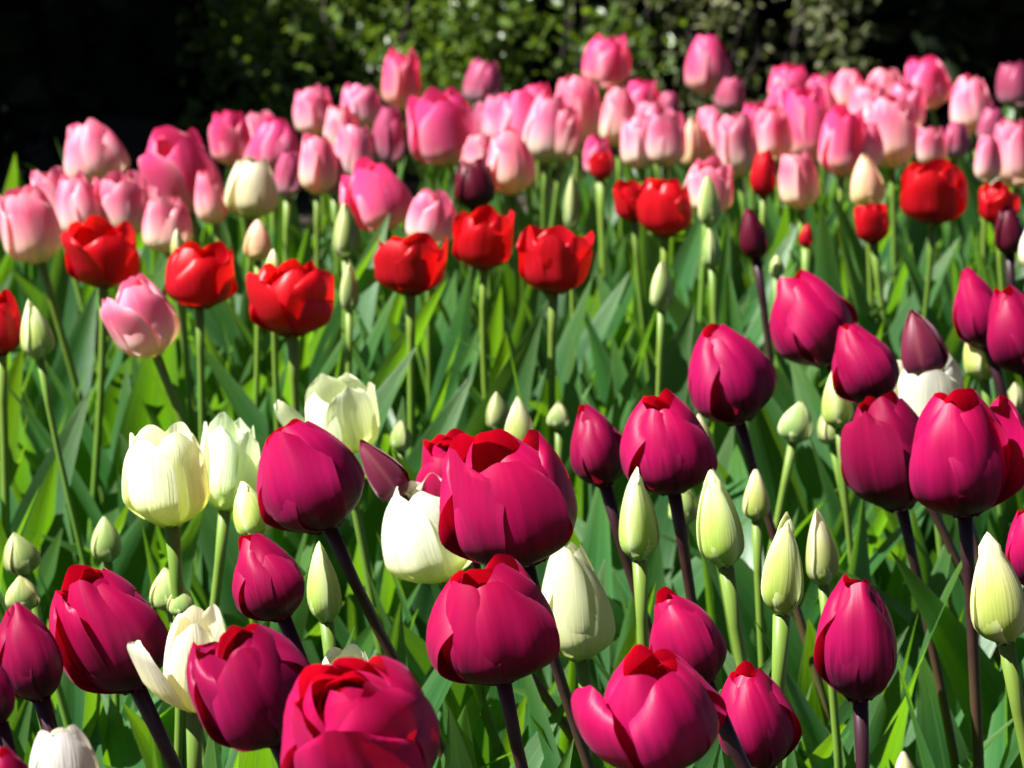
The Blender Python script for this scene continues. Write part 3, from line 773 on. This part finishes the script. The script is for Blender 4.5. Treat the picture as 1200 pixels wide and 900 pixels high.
 ('pink', 906, 158, 42, 66, -2, 0, G_P, 'pink tulip squeezed left of the deep rose one', {}),
 ('pink', 935, 212, 46, 68, -8, 0, G_P, 'pale pink leaning tulip below the crowd', {}),
 ('pink', 994, 108, 40, 54, 0, 0, G_P, 'whitish pink tulip behind the crowd beside the olive bush', {}),
 ('pink', 1036, 108, 50, 54, 2, 0, G_P, 'pink tulip behind the large pale one', {}),
 ('pink', 1043, 156, 64, 82, 0, 2, G_P, 'large pale tipped pink tulip at the crowd\'s end', dict(phi=-25, tip=.75)),
 ('rose', 988, 168, 54, 78, 2, 2, G_P, 'deep rose tulip between crowd and large pale one', {}),
 ('rose', 1085, 99, 52, 60, -10, 4, G_P, 'rose cup leaning against black shade', dict(tip=.75)),
 ('pink', 1138, 125, 52, 68, -4, 0, G_P, 'pink tulip with a green edged petal near the edge', {}),
 ('pink', 1091, 172, 34, 48, 0, 0, G_P, 'small pale pink tulip above the widest red one', {}),
 ('mauve', 1190, 100, 44, 56, -4, 0, G_P, 'dark mauve pink tulip highest at the edge', {}),
 ('mauve', 1162, 148, 34, 46, 0, 0, G_P, 'mauve tulip in shade behind the green edged one', dict(ho=-.01)),
 ('pink', 1157, 187, 30, 56, 0, 0, G_P, 'narrow whitish pink tulip beside the edge one', {}),
 ('pink', 1190, 180, 50, 80, -2, 0, G_P, 'whitish pink tulip at the edge above red ones', {}),
 ('mauve', 1120, 165, 30, 44, 0, 0, G_P, 'mauve tulip between small pale one and green edged one', dict(ho=-.01)),
 ('rose', 965, 112, 40, 48, 0, 0, G_P, 'rose tulip between flat topped and whitish ones', dict(ho=-.01)),
 ('pink', 586, 142, 44, 62, -4, 0, G_P, 'pale pink tulip peeping at the near edge of the dense pair', dict(ho=.004)),
 ('rose', 628, 128, 46, 58, 2, 0, G_P, 'rose tulip rising between the dense pair', dict(ho=-.004)),
 ('pink', 660, 158, 42, 66, 4, 0, G_P, 'pink tulip with a cream base below the creamy based one', {}),
 ('pink', 764, 146, 42, 52, 0, 0, G_P, 'pink tulip rising between the light pink twins', dict(ho=-.004)),
 ('pink', 305, 160, 42, 56, -4, 0, G_P, 'pink tulip half hidden behind the wide pink one', dict(ho=-.006)),
 ('pink', 400, 152, 42, 56, 0, 0, G_P, 'pink tulip between the pale and the peachy ones', dict(ho=-.004)),
 ('rose', 921, 128, 46, 58, -3, 0, G_P, 'rose tulip directly below the flat topped one', dict(ho=-.004)),
 ('pink', 960, 130, 48, 60, 3, 0, G_P, 'pink tulip tucked behind the deep rose one', dict(ho=-.006)),
 ('pink', 1018, 130, 48, 62, 0, 0, G_P, 'whitish pink tulip tucked behind the large pale tipped one', dict(ho=-.002)),
 ('pink', 1062, 128, 46, 58, 4, 0, G_P, 'pink tulip between the large pale tipped one and the leaning rose cup', dict(ho=-.004)),
 ('rose', 884, 150, 40, 60, 0, 0, G_P, 'rose tulip between the egg-shaped one and the crowd', dict(ho=-.006)),
 ('pink', 562, 186, 42, 56, 3, 0, G_P, 'pale pink tulip just right of the wide deep pink cup\'s base', dict(ho=-.006)),
 ('pink', 1012, 172, 44, 62, 0, 0, G_P, 'pink tulip behind the cream and peach bud', dict(ho=-.004)),
]
for i, (kind, x, y, W, L, lean, pitch, grp, label, ex) in enumerate(T):
    tulip(kind, x, y, W, L, lean, pitch, label, i, grp, **ex)

# ------------------------------------------------------------------ plants without a flower that fill the bed
fr = np.random.default_rng(77)
protos = []
def foliage_plant(x, y, s, pool=None):
    root = tag(empty('flowerless_tulip', (x, y, 0)), 'clump of long green tulip leaves without a flower', 'tulip leaves', 'flowerless tulip plants filling the bed', 'thing')
    add_leaves(root, int(fr.integers(4, 7)), fr, (.84 * s, 1.2 * s) if y > 2.3 else (.72 * s, 1.05 * s), pool)
    return root
count = 0
for px, y in ((1215, 1.62), (1160, 1.74), (1060, 1.86), (985, 1.95), (640, 1.66), (450, 1.72), (120, 1.62), (250, 1.76), (-10, 1.8), (820, 1.84), (560, 2.0), (330, 2.05), (60, 2.1), (900, 2.15)):
    GROUND_BASES.append(((px - 600) / FPX * y, y))
    foliage_plant((px - 600) / FPX * y, y, .95, BROAD)
pts = list(GROUND_BASES)
for _ in range(9000):
    y = fr.uniform(1.42, 4.75)
    hw = y * 600 / FPX * 1.12 + .06
    x = fr.uniform(-hw, hw)
    if y > 3.95 + .55 * (x + .3): continue            # the bed's back edge runs obliquely
    if min((x - a) ** 2 + (y - b) ** 2 for a, b in pts) < (.054 if y > 1.9 else .06) ** 2: continue
    pts.append((x, y))
    foliage_plant(x, y, fr.uniform(.85, 1.05))
    count += 1
    if count >= 285: break
print('foliage plants', count, 'flowers', len(T))
